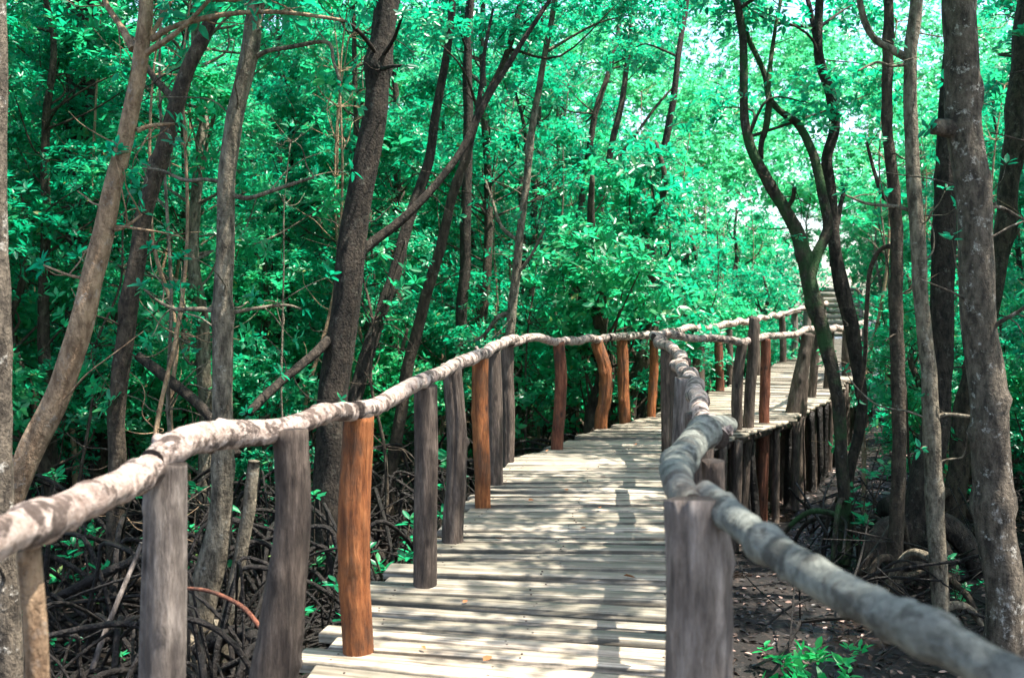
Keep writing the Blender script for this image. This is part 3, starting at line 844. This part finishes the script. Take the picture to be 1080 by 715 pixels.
hero('crooked mossy tree right of the walkway, its stems twisting apart over the far rail',
     [(774, -20, 8), (779, 10, 8.5), (784, 45, 9), (784, 110, 10), (789, 145, 11), (798, 168, 12), (813, 196, 13), (828, 222, 14), (842, 250, 16), (851, 282, 18), (858, 320, 18), (870, 358, 17), (880, 400, 15), (886, 450, 14), (889, 510, 14), (891, 570, 15)], 10.8, BARK_MOSS, cshift=(1.0, .6),
     limbs=[dict(p=[(853, 290, 15), (861, 267, 12), (873, 240, 11), (867, 201, 11), (857, 162, 10), (842, 132, 9), (824, 118, 7), (812, 104, 7), (805, 75, 6), (790, 42, 6), (784, 20, 4)], dd=.3),
            dict(p=[(812, 104, 7), (809, 130, 7), (803, 150, 6), (802, 168, 6)], dd=.1, tw=0),
            dict(p=[(810, 108, 5), (812, 70, 5), (818, 30, 4), (826, -10, 3)], dd=.3),
            dict(p=[(828, 222, 6), (836, 210, 5), (838, 198, 4)], dd=-.2, tw=1)], top=6.3, clumps=8, twigs=6, low_leaves=.2)
hero('dark kinked tree just right of the crooked mossy one',
     [(866, -20, 9), (863, 30, 10), (865, 65, 11), (876, 101, 12), (879, 136, 12), (872, 166, 12), (877, 200, 13), (880, 260, 14), (887, 300, 17), (896, 335, 17), (903, 375, 15), (909, 425, 13), (904, 460, 12), (896, 500, 12), (893, 580, 13)], 11.4, BARK_DARK, top=7, clumps=8, twigs=5,
     limbs=[dict(p=[(863, 50, 7), (856, 20, 6), (850, -10, 5)], dd=.2), dict(p=[(878, 280, 8), (884, 230, 6), (890, 200, 4)], dd=.3)])
hero('slim brown tree with knots, left neighbour of the pale straight tree on the right',
     [(936, -20, 10), (936, 60, 12), (936, 130, 12), (941, 180, 13), (945, 250, 14), (946, 330, 15), (947, 400, 16), (948, 480, 16), (946, 560, 17), (943, 610, 20)], 9.4, BARK_MID, top=6.8, clumps=6, twigs=8, knots=8,
     limbs=[dict(p=[(942, 215, 5), (930, 205, 5), (922, 180, 4), (914, 150, 3)], dd=.2), dict(p=[(945, 260, 6), (930, 262, 5), (918, 285, 5), (914, 330, 5), (912, 380, 5), (905, 420, 5)], dd=.5, tw=1)])
hero('pale straight tree rising left of the big right trunk',
     [(968, -20, 14), (964, 30, 15), (961, 60, 15), (960, 130, 15), (964, 200, 16), (969, 260, 17), (973, 330, 17), (979, 400, 18), (984, 480, 20), (988, 560, 20), (991, 640, 20), (992, 662, 22)], 8.4, BARK_GREY, cshift=(.5, -.5), top=6.8, clumps=9, twigs=5, roots=3, low_leaves=.5,
     limbs=[dict(p=[(958, 62, 9), (940, 52, 8), (924, 42, 7), (912, 22, 7), (904, -10, 6)], dd=.2), dict(p=[(958, 68, 4), (940, 70, 3), (925, 66, 3), (905, 75, 2)], dd=-.2, tw=1), dict(p=[(985, 440, 5), (1000, 437, 4.5), (1030, 440, 3.5)], dd=-.1, tw=1), dict(p=[(979, 470, 5), (972, 474, 4)], dd=-.1, tw=0),
            dict(p=[(968, 225, 5), (945, 218, 4), (915, 215, 3), (890, 205, 2)], dd=.2, tw=2)])
hero('thick speckled trunk near the right edge with a knob on its left side',
     [(1011, -20, 37), (1014, 60, 38), (1018, 130, 38), (1024, 200, 38), (1028, 260, 38), (1034, 340, 40), (1041, 420, 42), (1048, 500, 42), (1054, 580, 42), (1058, 640, 44), (1062, 700, 54)], 6.9, BARK_LICH, top=6.6, clumps=11, twigs=4, roots=0, knots=9, crown_r=1.8,
     limbs=[dict(p=[(1012, 138, 22), (1000, 136, 20), (990, 134, 18), (983, 136, 12)], dd=-.05, tw=0), dict(p=[(1036, 360, 6), (1052, 342, 5), (1072, 330, 4), (1090, 318, 3)], dd=-.3), dict(p=[(1030, 230, 5), (1052, 218, 4), (1080, 232, 3)], dd=.2)])
hero('broad dark tree between the pale straight tree and the big speckled trunk',
     [(1004, 60, 20), (999, 150, 24), (996, 240, 25), (995, 320, 26), (990, 400, 28), (980, 480, 34), (968, 560, 44), (960, 605, 66)], 10.2, BARK_DARK, top=8, clumps=6, twigs=4, roots=5)
hero('reddish leaning tree behind the big speckled trunk at the right edge',
     [(1076, 60, 20), (1068, 160, 22), (1060, 240, 22), (1046, 310, 22), (1028, 380, 22), (1018, 430, 22), (1010, 500, 24), (1005, 560, 26)], 11.5, BARK_MID, top=7.5, clumps=10, twigs=5,
     limbs=[dict(p=[(1068, 165, 12), (1078, 148, 10), (1092, 140, 9)], dd=0)])

hero('leaning mangrove shading the walkway from the right, hardly in the picture', [(1130, -60, 22), (1190, 150, 25), (1235, 400, 28), (1260, 800, 32)], 5.1, BARK_MID, top=7.0, clumps=22, crown_r=1.7, roots=4, crown_z=3.9, cshift=(.2, .9))  # added off-frame so that its crown shades the near planks
hero('mangrove tree with leafy crown over the near right handrail, outside the picture', [(1700, 0, 30), (1710, 600, 34), (1720, 1300, 38)], 2.9, BARK_GREY, top=7.0, clumps=16, crown_r=.9, roots=4, crown_z=4, cshift=(-.2, -1.1))  # unseen tree, put in to shade the bend of the right handrail
hero('mangrove tree beside the walkway just outside the picture on the right', [(2540, 200, 54), (2560, 900, 60), (2600, 2500, 66)], 1.5, BARK_GREY, top=7.5, clumps=40, crown_r=1.0, crown_z=4, roots=4)  # also an unseen addition; its crown keeps sun off the near right rail

# ---- filler trees: a few kinds, copied
def filler(name, label, group, H, lean, nclump, rmax, z0, bark, leaf, dens=20):
    t = empty(name, (0, 0, 0), label, 'tree', group)
    mb = MB()
    pts = []; x = np.zeros(2); dx = rng.normal(0, lean, 2)
    for z in np.linspace(-.1, H, 9):
        pts.append([x[0], x[1], z]); x = x + dx * H / 9 + rng.normal(0, .10, 2)
    pts = np.array(pts)
    r0 = rng.uniform(.075, .11)
    tube(mb, pts, np.linspace(r0 * 1.15, .02, 9), 9, 5, .07, .1)
    V_, Q_, nv = [], [], 0
    for k in range(nclump):
        h = z0 + (H - z0) * rng.random() ** .9
        i0 = min(int(max(h - .6, 0) / H * 8), 7); u = max(h - .6, 0) / H * 8 - i0
        s_ = pts[i0] + (pts[i0 + 1] - pts[i0]) * u
        prof = math.sin(math.pi * min(1, .25 + .7 * (h - z0) / (H - z0 + .01))) ** .6
        a = rng.uniform(0, 6.28); ro = rmax * prof * rng.uniform(.2, 1.0)
        cen = np.array([s_[0] + math.cos(a) * ro, s_[1] + math.sin(a) * ro, h])
        tube(mb, [s_, (s_ + cen) / 2 + rng.normal(0, .1, 3) - np.array([0, 0, .1]), cen], [.02, .012, .005], 5, 4, .05)
        p_, d_ = clump_tips(cen, rng.uniform(.28, .62), int(rng.integers(dens // 2, dens * 3 // 2)))
        v, q = rosettes(p_, d_, .092); V_.append(v); Q_.append(q + nv); nv += len(v)
    for k in range(10):
        z = rng.uniform(.8, H * .6); i0 = int(z / H * 8)
        a = rng.uniform(0, 6.28)
        rand_twig(mb, pts[i0], np.array([math.cos(a), math.sin(a), .4]), rng.uniform(.4, 1.1), .009)
    mb.build('trunk', bark, t)
    new_obj('crown', np_mesh('crown', np.vstack(V_), np.vstack(Q_)), t, leaf)
    return t


def dist_walk(x, y):
    mid = (Ls + Rs) / 2
    return float(np.min(np.hypot(mid[:, 0] - x, mid[:, 1] - y)))


protos = []
GRP = 'slim mangrove trees filling the thicket'
for k in range(6):
    protos.append(filler('slim_mangrove', 'slim leafy mangrove tree among its like in the green thicket', GRP, rng.uniform(7.2, 9.5), .04, 50, 1.7, 1.2, [BARK_MID, BARK_DARK, BARK_GREY][k % 3], [LEAF, LEAF, LEAF_FRESH][k % 3], 46))
shrubs = []
for k in range(4):
    shrubs.append(filler('young_mangrove', 'low bushy young mangrove under the taller trees', 'young mangroves under the taller trees', rng.uniform(2.4, 3.4), .08, 16, .9, .7, BARK_MID, [LEAF, LEAF_FRESH][k % 2], 36))
for o in shrubs:
    o['category'] = 'young tree'

spots = []
tries = 0
spots += [(6.5, 7.0), (7.0, 9.6), (8.2, 10.6)]  # extra trees added out of view to shade the mud on the right
while len(spots) < 220 and tries < 20000:
    tries += 1
    y = rng.uniform(9.5, 46); x = rng.uniform(-.62 * y - 4, .62 * y + 5)
    dw = dist_walk(x, y)
    if dw < 2.4: continue
    if y < 15 and abs(x - .1 * y) < 4.5 and x > -3.0 - .12 * y: continue
    # keep the sunny gap beyond the bend open
    if 14 < y < 22 and 560 < 540 + x / y * F < 860: continue
    if 10 < x < 15.5 and 33 < y < 43: continue
    if 12 < y < 43 and 625 < 540 + x / y * F < 850: continue
    if x > 1.2 and y < 12.5: continue
    if any(dist_walk(x - .41 * h_, y + .095 * h_) < 1.7 and y > 10.5 for h_ in (4, 6, 8.5)): continue
    if any((x - a) ** 2 + (y - b) ** 2 < (1.35 + .012 * y) ** 2 for a, b in spots): continue
    spots.append((x, y))
n0 = len(spots)
while len(spots) < n0 + 16:   # the thicket beyond the trunks on the right
    y = rng.uniform(19, 40); x = (rng.uniform(905, 1120) - 540) / F * y
    if dist_walk(x, y) < 3.4 or any((x - a) ** 2 + (y - b) ** 2 < 1.3 for a, b in spots): continue
    spots.append((x, y))
used = set()


def place(pool, k, x, y, sc, rz):
    o = pool[k]
    if id(o) in used: o = copy_tree(pool[k])
    else: used.add(id(o))
    o.location = (x, y, float(ground_z(x, y)) - .02); o.rotation_euler = (0, 0, rz); o.scale = (sc,) * 3
    return o


for n_, (x, y) in enumerate(spots):
    place(protos, n_ % 6, x, y, rng.uniform(.85, 1.2), rng.uniform(0, 6.28))
sp2 = []
tries = 0
while len(sp2) < 112 and tries < 20000:
    tries += 1
    y = rng.uniform(10.5, 32); x = rng.uniform(-.6 * y - 1, .6 * y + 2)
    gap = rng.random() < .5
    if gap: y = rng.uniform(15, 40); x = (rng.uniform(600, 850) - 540) / F * y
    if dist_walk(x, y) < 1.9: continue
    if y < 24 and x > .22 * y and 540 + x / y * F < 950: continue
    if x > 0 and y < 10: continue
    if any((x - a) ** 2 + (y - b) ** 2 < 1.1 ** 2 for a, b in sp2): continue
    sp2.append((x, y))
n0 = len(sp2)
while len(sp2) < n0 + 24:
    y = rng.uniform(12.5, 24); x = (rng.uniform(900, 1110) - 540) / F * y
    if dist_walk(x, y) < 2.6 or any((x - a) ** 2 + (y - b) ** 2 < .8 for a, b in sp2): continue
    sp2.append((x, y))
for n_, (x, y) in enumerate(sp2):
    place(shrubs, n_ % 4, x, y, rng.uniform(.7, 1.15) * (1.5 if 600 < 540 + x / y * F < 850 else 1), rng.uniform(0, 6.28))

saps = []
for k in range(4):
    t = empty('mangrove_sapling', (0, 0, 0), 'thin pole of a mangrove sapling with sparse twigs and leaves', 'sapling', 'thin saplings between the trees')
    mb = MB(); H = rng.uniform(4.2, 6.5); pts = []; x = np.zeros(2); dx = rng.normal(0, .12, 2)
    for z in np.linspace(-.1, H, 8):
        pts.append(np.array([x[0], x[1], z])); x = x + dx * H / 8 + rng.normal(0, .07, 2)
    tube(mb, pts, np.linspace(rng.uniform(.02, .036), .008, 8), 7, 5, .08, .1, True, 4, .25)
    tips = []
    for q_ in range(26):
        i0 = rng.integers(1, 8); a = rng.uniform(0, 6.28)
        rand_twig(mb, pts[i0] + rng.normal(0, .01, 3), np.array([math.cos(a), math.sin(a), rng.uniform(-.1, .9)]), rng.uniform(.3, .9), .007, tips if q_ % 3 == 0 else None)
    mb.build('trunk', [BARK_GREY, BARK_TAN, BARK_MID, BARK_TAN][k], t)
    p_ = np.array([a_ for a_, _ in tips for _k in range(3)]) + rng.normal(0, .07, (len(tips) * 3, 3)); d_ = np.array([b_ for _, b_ in tips for _k in range(3)]) + rng.normal(0, .3, (len(tips) * 3, 3))
    v, q = rosettes(p_, d_, .12)
    new_obj('crown', np_mesh('crown', v, q), t, LEAF_FRESH)
    saps.append(t)
sp3 = []
while len(sp3) < 105:
    y = rng.uniform(8.6, 24); x = rng.uniform(-.55 * y, .55 * y)
    if len(sp3) > 80: y = rng.uniform(15, 34); x = (rng.uniform(560, 850) - 540) / F * y
    if dist_walk(x, y) < 1.7 or (0 < x and y < 10): continue
    if any((x - a) ** 2 + (y - b) ** 2 < .55 ** 2 for a, b in sp3): continue
    sp3.append((x, y))
for n_, (x, y) in enumerate(sp3):
    place(saps, n_ % 4, x, y, rng.uniform(.8, 1.2), rng.uniform(0, 6.28))

# far wood: one leafy mass closing the view
tipsV, Qs_, nv = [], [], 0
for k in range(5200):
    y = rng.uniform(35, 66); x = rng.uniform(-.62 * y, .66 * y)
    if y < 45 and 9.3 < x < 15.5: continue
    top_ = -.4 + (y - 35) * .72 + 1.1 * math.sin(x * .55 + y * .3) + .8 * math.sin(x * 1.3 - y * .7)
    p_, d_ = clump_tips(np.array([x, y, max(-1.0, top_ - 4.2 * rng.random() ** 1.6)]), rng.uniform(.8, 1.7), 11)
    v, q = rosettes(p_, d_, .30); tipsV.append(v); Qs_.append(q + nv); nv += len(v)
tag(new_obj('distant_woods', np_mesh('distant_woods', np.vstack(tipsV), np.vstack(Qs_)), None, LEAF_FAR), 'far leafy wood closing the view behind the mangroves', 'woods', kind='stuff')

# ------------------------------------------------------------------ seedlings near the rails
def seedling():
    t = empty('mangrove_seedling', (0, 0, 0), 'small mangrove seedling with a few leaf whorls on a thin stem', 'seedling', 'mangrove seedlings on the mud')
    mb = MB(); tips = []
    for k in range(4):
        a = rng.uniform(0, 6.28); h = rng.uniform(.35, .95)
        e = np.array([math.cos(a), math.sin(a), 0]) * rng.uniform(.05, .3)
        pts = [np.array([0, 0, -.08]), np.array([0, 0, h * .4]) + e * .3, np.array([0, 0, h]) + e]
        tube(mb, pts, [.01, .008, .005], 5, 4, .04); tips.append((pts[-1], np.array([0, 0, 1]) + e))
        if rng.random() < .6: tips.append((pts[1] + np.array([.02, .02, .05]), e + np.array([0, 0, .6])))
    mb.build('stem', BARK_MID, t)
    v, q = rosettes(np.array([a for a, _ in tips]), np.array([b for _, b in tips]), .09, 6, 10)
    new_obj('foliage', np_mesh('foliage', v, q), t, LEAF_FRESH)
    return t


seeds = [seedling() for _ in range(4)]
seed_px = [(440, 500, 9.5), (455, 485, 9.2), (415, 510, 9), (425, 555, 7.4), (330, 560, 7), (60, 400, 9), (95, 410, 8.5), (30, 420, 9.5), (200, 400, 9.5), (260, 410, 9.8), (55, 700, 6.6), (130, 700, 6.5), (180, 395, 10), (330, 440, 9), (300, 430, 9.5), (20, 640, 7.2), (610, 440, 14.5), (645, 430, 15.5), (905, 460, 10.5), (925, 470, 10.8), (1010, 600, 9), (1075, 640, 7.5)]
for n_, (px, py, d) in enumerate(seed_px):
    q = P(px, py, d); gz = float(ground_z(q[0], q[1]))
    o = place(seeds, n_ % 4, q[0], q[1], max(.7, min(1.25, (q[2] - gz) / .9)), rng.uniform(0, 6.28))
    o.location.z = gz
# bright blades bottom right
t = empty('bright_plant', P(855, 705, 7.5), 'vivid green sunlit blades on the mud below the right handrail', 'plant')
mb = MB(); org = np.array(t.location)
for k in range(16):
    a = rng.uniform(0, 6.28); b0 = org + np.array([rng.normal(0, .14), rng.normal(0, .12), 0]); b0[2] = float(ground_z(b0[0], b0[1])) - .03
    e = np.array([math.cos(a), math.sin(a), 0]) * rng.uniform(.03, .14); h = rng.uniform(.08, .22)
    s_ = np.array([-math.sin(a), math.cos(a), 0]) * rng.uniform(.022, .045)
    pts = [b0, b0 + e * .3 + [0, 0, h * .5], b0 + e + [0, 0, h]]
    V_ = [pts[0] - s_ * .6, pts[0] + s_ * .6, pts[1] + s_, pts[1] - s_, pts[2] + s_ * .2, pts[2] - s_ * .2]
    mb.add(V_, [[0, 1, 2, 3], [3, 2, 4, 5]])
pt = org + np.stack([rng.normal(0, .2, 16), rng.normal(0, .12, 16), rng.uniform(.0, .1, 16)], 1)
v, q = rosettes(pt, np.array([0, 0, 1.0]) + rng.normal(0, .25, (16, 3)), .10); mb.add(v, q)
mb.build('foliage', LEAF_PALE, t, org, False)

# ------------------------------------------------------------------ root tangle, logs, litter
mb = MB()
nroot = 0
for k in range(900):
    left = rng.random() < .84
    if left:
        y = rng.uniform(5.0, 15); x = rng.uniform(-.58 * y - .5, -.9 + .02 * y)
        if y > 10: x = rng.uniform(-.5 * y, .15 * (y - 6))
    else:
        y = rng.uniform(8.5, 16); x = rng.uniform(.28 * y, .56 * y)
    if dist_walk(x, y) < 1.25: continue
    a = rng.uniform(0, 6.28); ln = rng.uniform(.7, 2.2); h = rng.uniform(.15, .6) if rng.random() < .55 or not left else rng.uniform(.6, 1.25)
    e = np.array([math.cos(a), math.sin(a)]) * ln
    x2, y2 = x + e[0], y + e[1]
    if dist_walk(x2, y2) < 1.1: continue
    z1, z2 = float(ground_z(x, y)) - .1, float(ground_z(x2, y2)) - .1
    s1 = rng.uniform(.15, .45)
    r = rng.uniform(.006, .023) * (1 if left else .6)
    pts = [[x, y, z1], [x + e[0] * s1 * .5, y + e[1] * s1 * .5, z1 + h * .8], [x + e[0] * s1 + rng.normal(0, .06), y + e[1] * s1 + rng.normal(0, .06), z1 + h], [x + e[0] * .75, y + e[1] * .75, z2 + h * .65], [x2, y2, z2]]
    tube(mb, pts, [r * .9, r, r, r * .85, r * .7], 7, 5, .08, .1)
for k in range(420):
    left = rng.random() < .8
    if left:
        y = rng.uniform(5, 13); x = rng.uniform(-.57 * y - .3, -1.1 + .03 * y)
    else:
        y = rng.uniform(8, 14); x = rng.uniform(.28 * y, .55 * y)
    a = rng.uniform(0, 6.28); ln = rng.uniform(.5, 1.8)
    e = np.array([math.cos(a) * ln, math.sin(a) * ln, 0])
    if min(dist_walk(x, y), dist_walk(x + e[0], y + e[1])) < 1.15: continue
    g0 = float(ground_z(x, y)); p0 = np.array([x, y, g0 + rng.uniform(-.05, .35)]); p2 = p0 + e; p2[2] = g0 + rng.uniform(-.05, .75)
    r = rng.uniform(.006, .024)
    md = (p0 + p2) / 2 + rng.normal(0, .09, 3)
    tube(mb, [p0, md, p2], [r, r * .85, r * .6], 6, 6, .1, .15, True, 1, .3)
    if rng.random() < .5:
        tube(mb, [md, md + (p2 - md) * .5 + rng.normal(0, .15, 3), p2 + rng.normal(0, .3, 3)], [r * .7, r * .55, r * .3], 5, 4, .1, .15)
tag(mb.build('root_tangle', ROOT), 'dark tangle of arching mangrove roots over the mud', 'roots', kind='stuff')

for name, label, cat, pts, m in (
    ('fallen_log', 'dark slanting log propped behind the tan leaning tree', 'log', [(146, 376, 9.8, 10), (168, 392, 9.7, 11), (196, 415, 9.5, 11), (222, 440, 9.3, 11), (250, 480, 9.1, 11)], BARK_DARK),
    ('fallen_log', 'thin dark log lying low beneath the forked brown tree', 'log', [(40, 640, 7.6, 9), (95, 612, 7.6, 10), (150, 588, 7.7, 9), (190, 572, 7.8, 7)], ROOT),
    ('arched_root', 'orange-brown root arching between the second and third left posts', 'root', [(190, 620, 5.0, 3.5), (215, 622, 4.9, 4), (238, 630, 4.8, 4.5), (258, 642, 4.7, 5), (276, 664, 4.6, 5)], POST_RED),
    ('bare_stick', 'pale violet-grey stick standing askew in the mud left of the second post', 'stick', [(149, 572, 6.2, 4), (140, 596, 6.2, 5), (128, 625, 6.1, 5), (112, 665, 6.0, 6), (98, 705, 5.9, 6)], POST_GREY),
    ('fallen_log', 'curved dark log resting on roots below the third left post', 'log', [(200, 690, 7.0, 16), (250, 668, 6.9, 18), (310, 690, 6.5, 16), (345, 690, 6.3, 14)], ROOT)):
    c = np.array([P(a, b, d) for a, b, d, w_ in pts]); r = [w_ * .5 * d / F for a, b, d, w_ in pts]
    mb = MB(); tube(mb, c, r, 10, 7, .07, .1, True, 3, .2)
    o = mb.build(name, m, None, c[0]); o.location = tuple(c[0]); tag(o, label, cat)

m_ = 24000
yy = rng.uniform(4, 26, m_); xx = rng.uniform(-.6, .6, m_) * yy + rng.normal(0, .5, m_)
keep = (rng.random(m_) < np.where(xx > .3 * yy * 0 + .5, 1, .55))
xx, yy = xx[keep], yy[keep]
tp = np.stack([xx, yy, ground_z(xx, yy) + .012], 1)
dd_ = np.array([0, 0, 1.0]) + rng.normal(0, .12, (len(tp), 3))
v, q = rosettes(tp, dd_, .075, 1, 1, .45, (78, 100))
tag(new_obj('leaf_litter', np_mesh('leaf_litter', v, q), None, LITTER), 'brown dead leaves scattered on the wet mud', 'leaf litter', kind='stuff')

for px, py, a in ((556, 531, .3), (632, 537, 1.2), (487, 640, 2.0), (508, 702, .8), (575, 478, 2.6), (640, 505, .2), (530, 572, 1.9), (610, 560, 3.1), (450, 690, 4.0), (655, 610, 5.1), (600, 520, 2.2), (668, 470, 1.0)):
    d = F * EYE / (py - YH); q0 = P(px, py, d)
    v, q = rosettes(np.array([[0, 0, .012]]), np.array([[.05, .02, 1.0]]), .062, 1, 1, .5, (80, 84))
    o = new_obj('fallen_leaf', np_mesh('fallen_leaf', v, q), None, LEAF_FALLEN)
    o.location = (q0[0], q0[1], .006); o.rotation_euler = (0, 0, a)
    tag(o, 'orange fallen leaf lying on the boardwalk planks', 'leaf', 'fallen leaves on the planks')
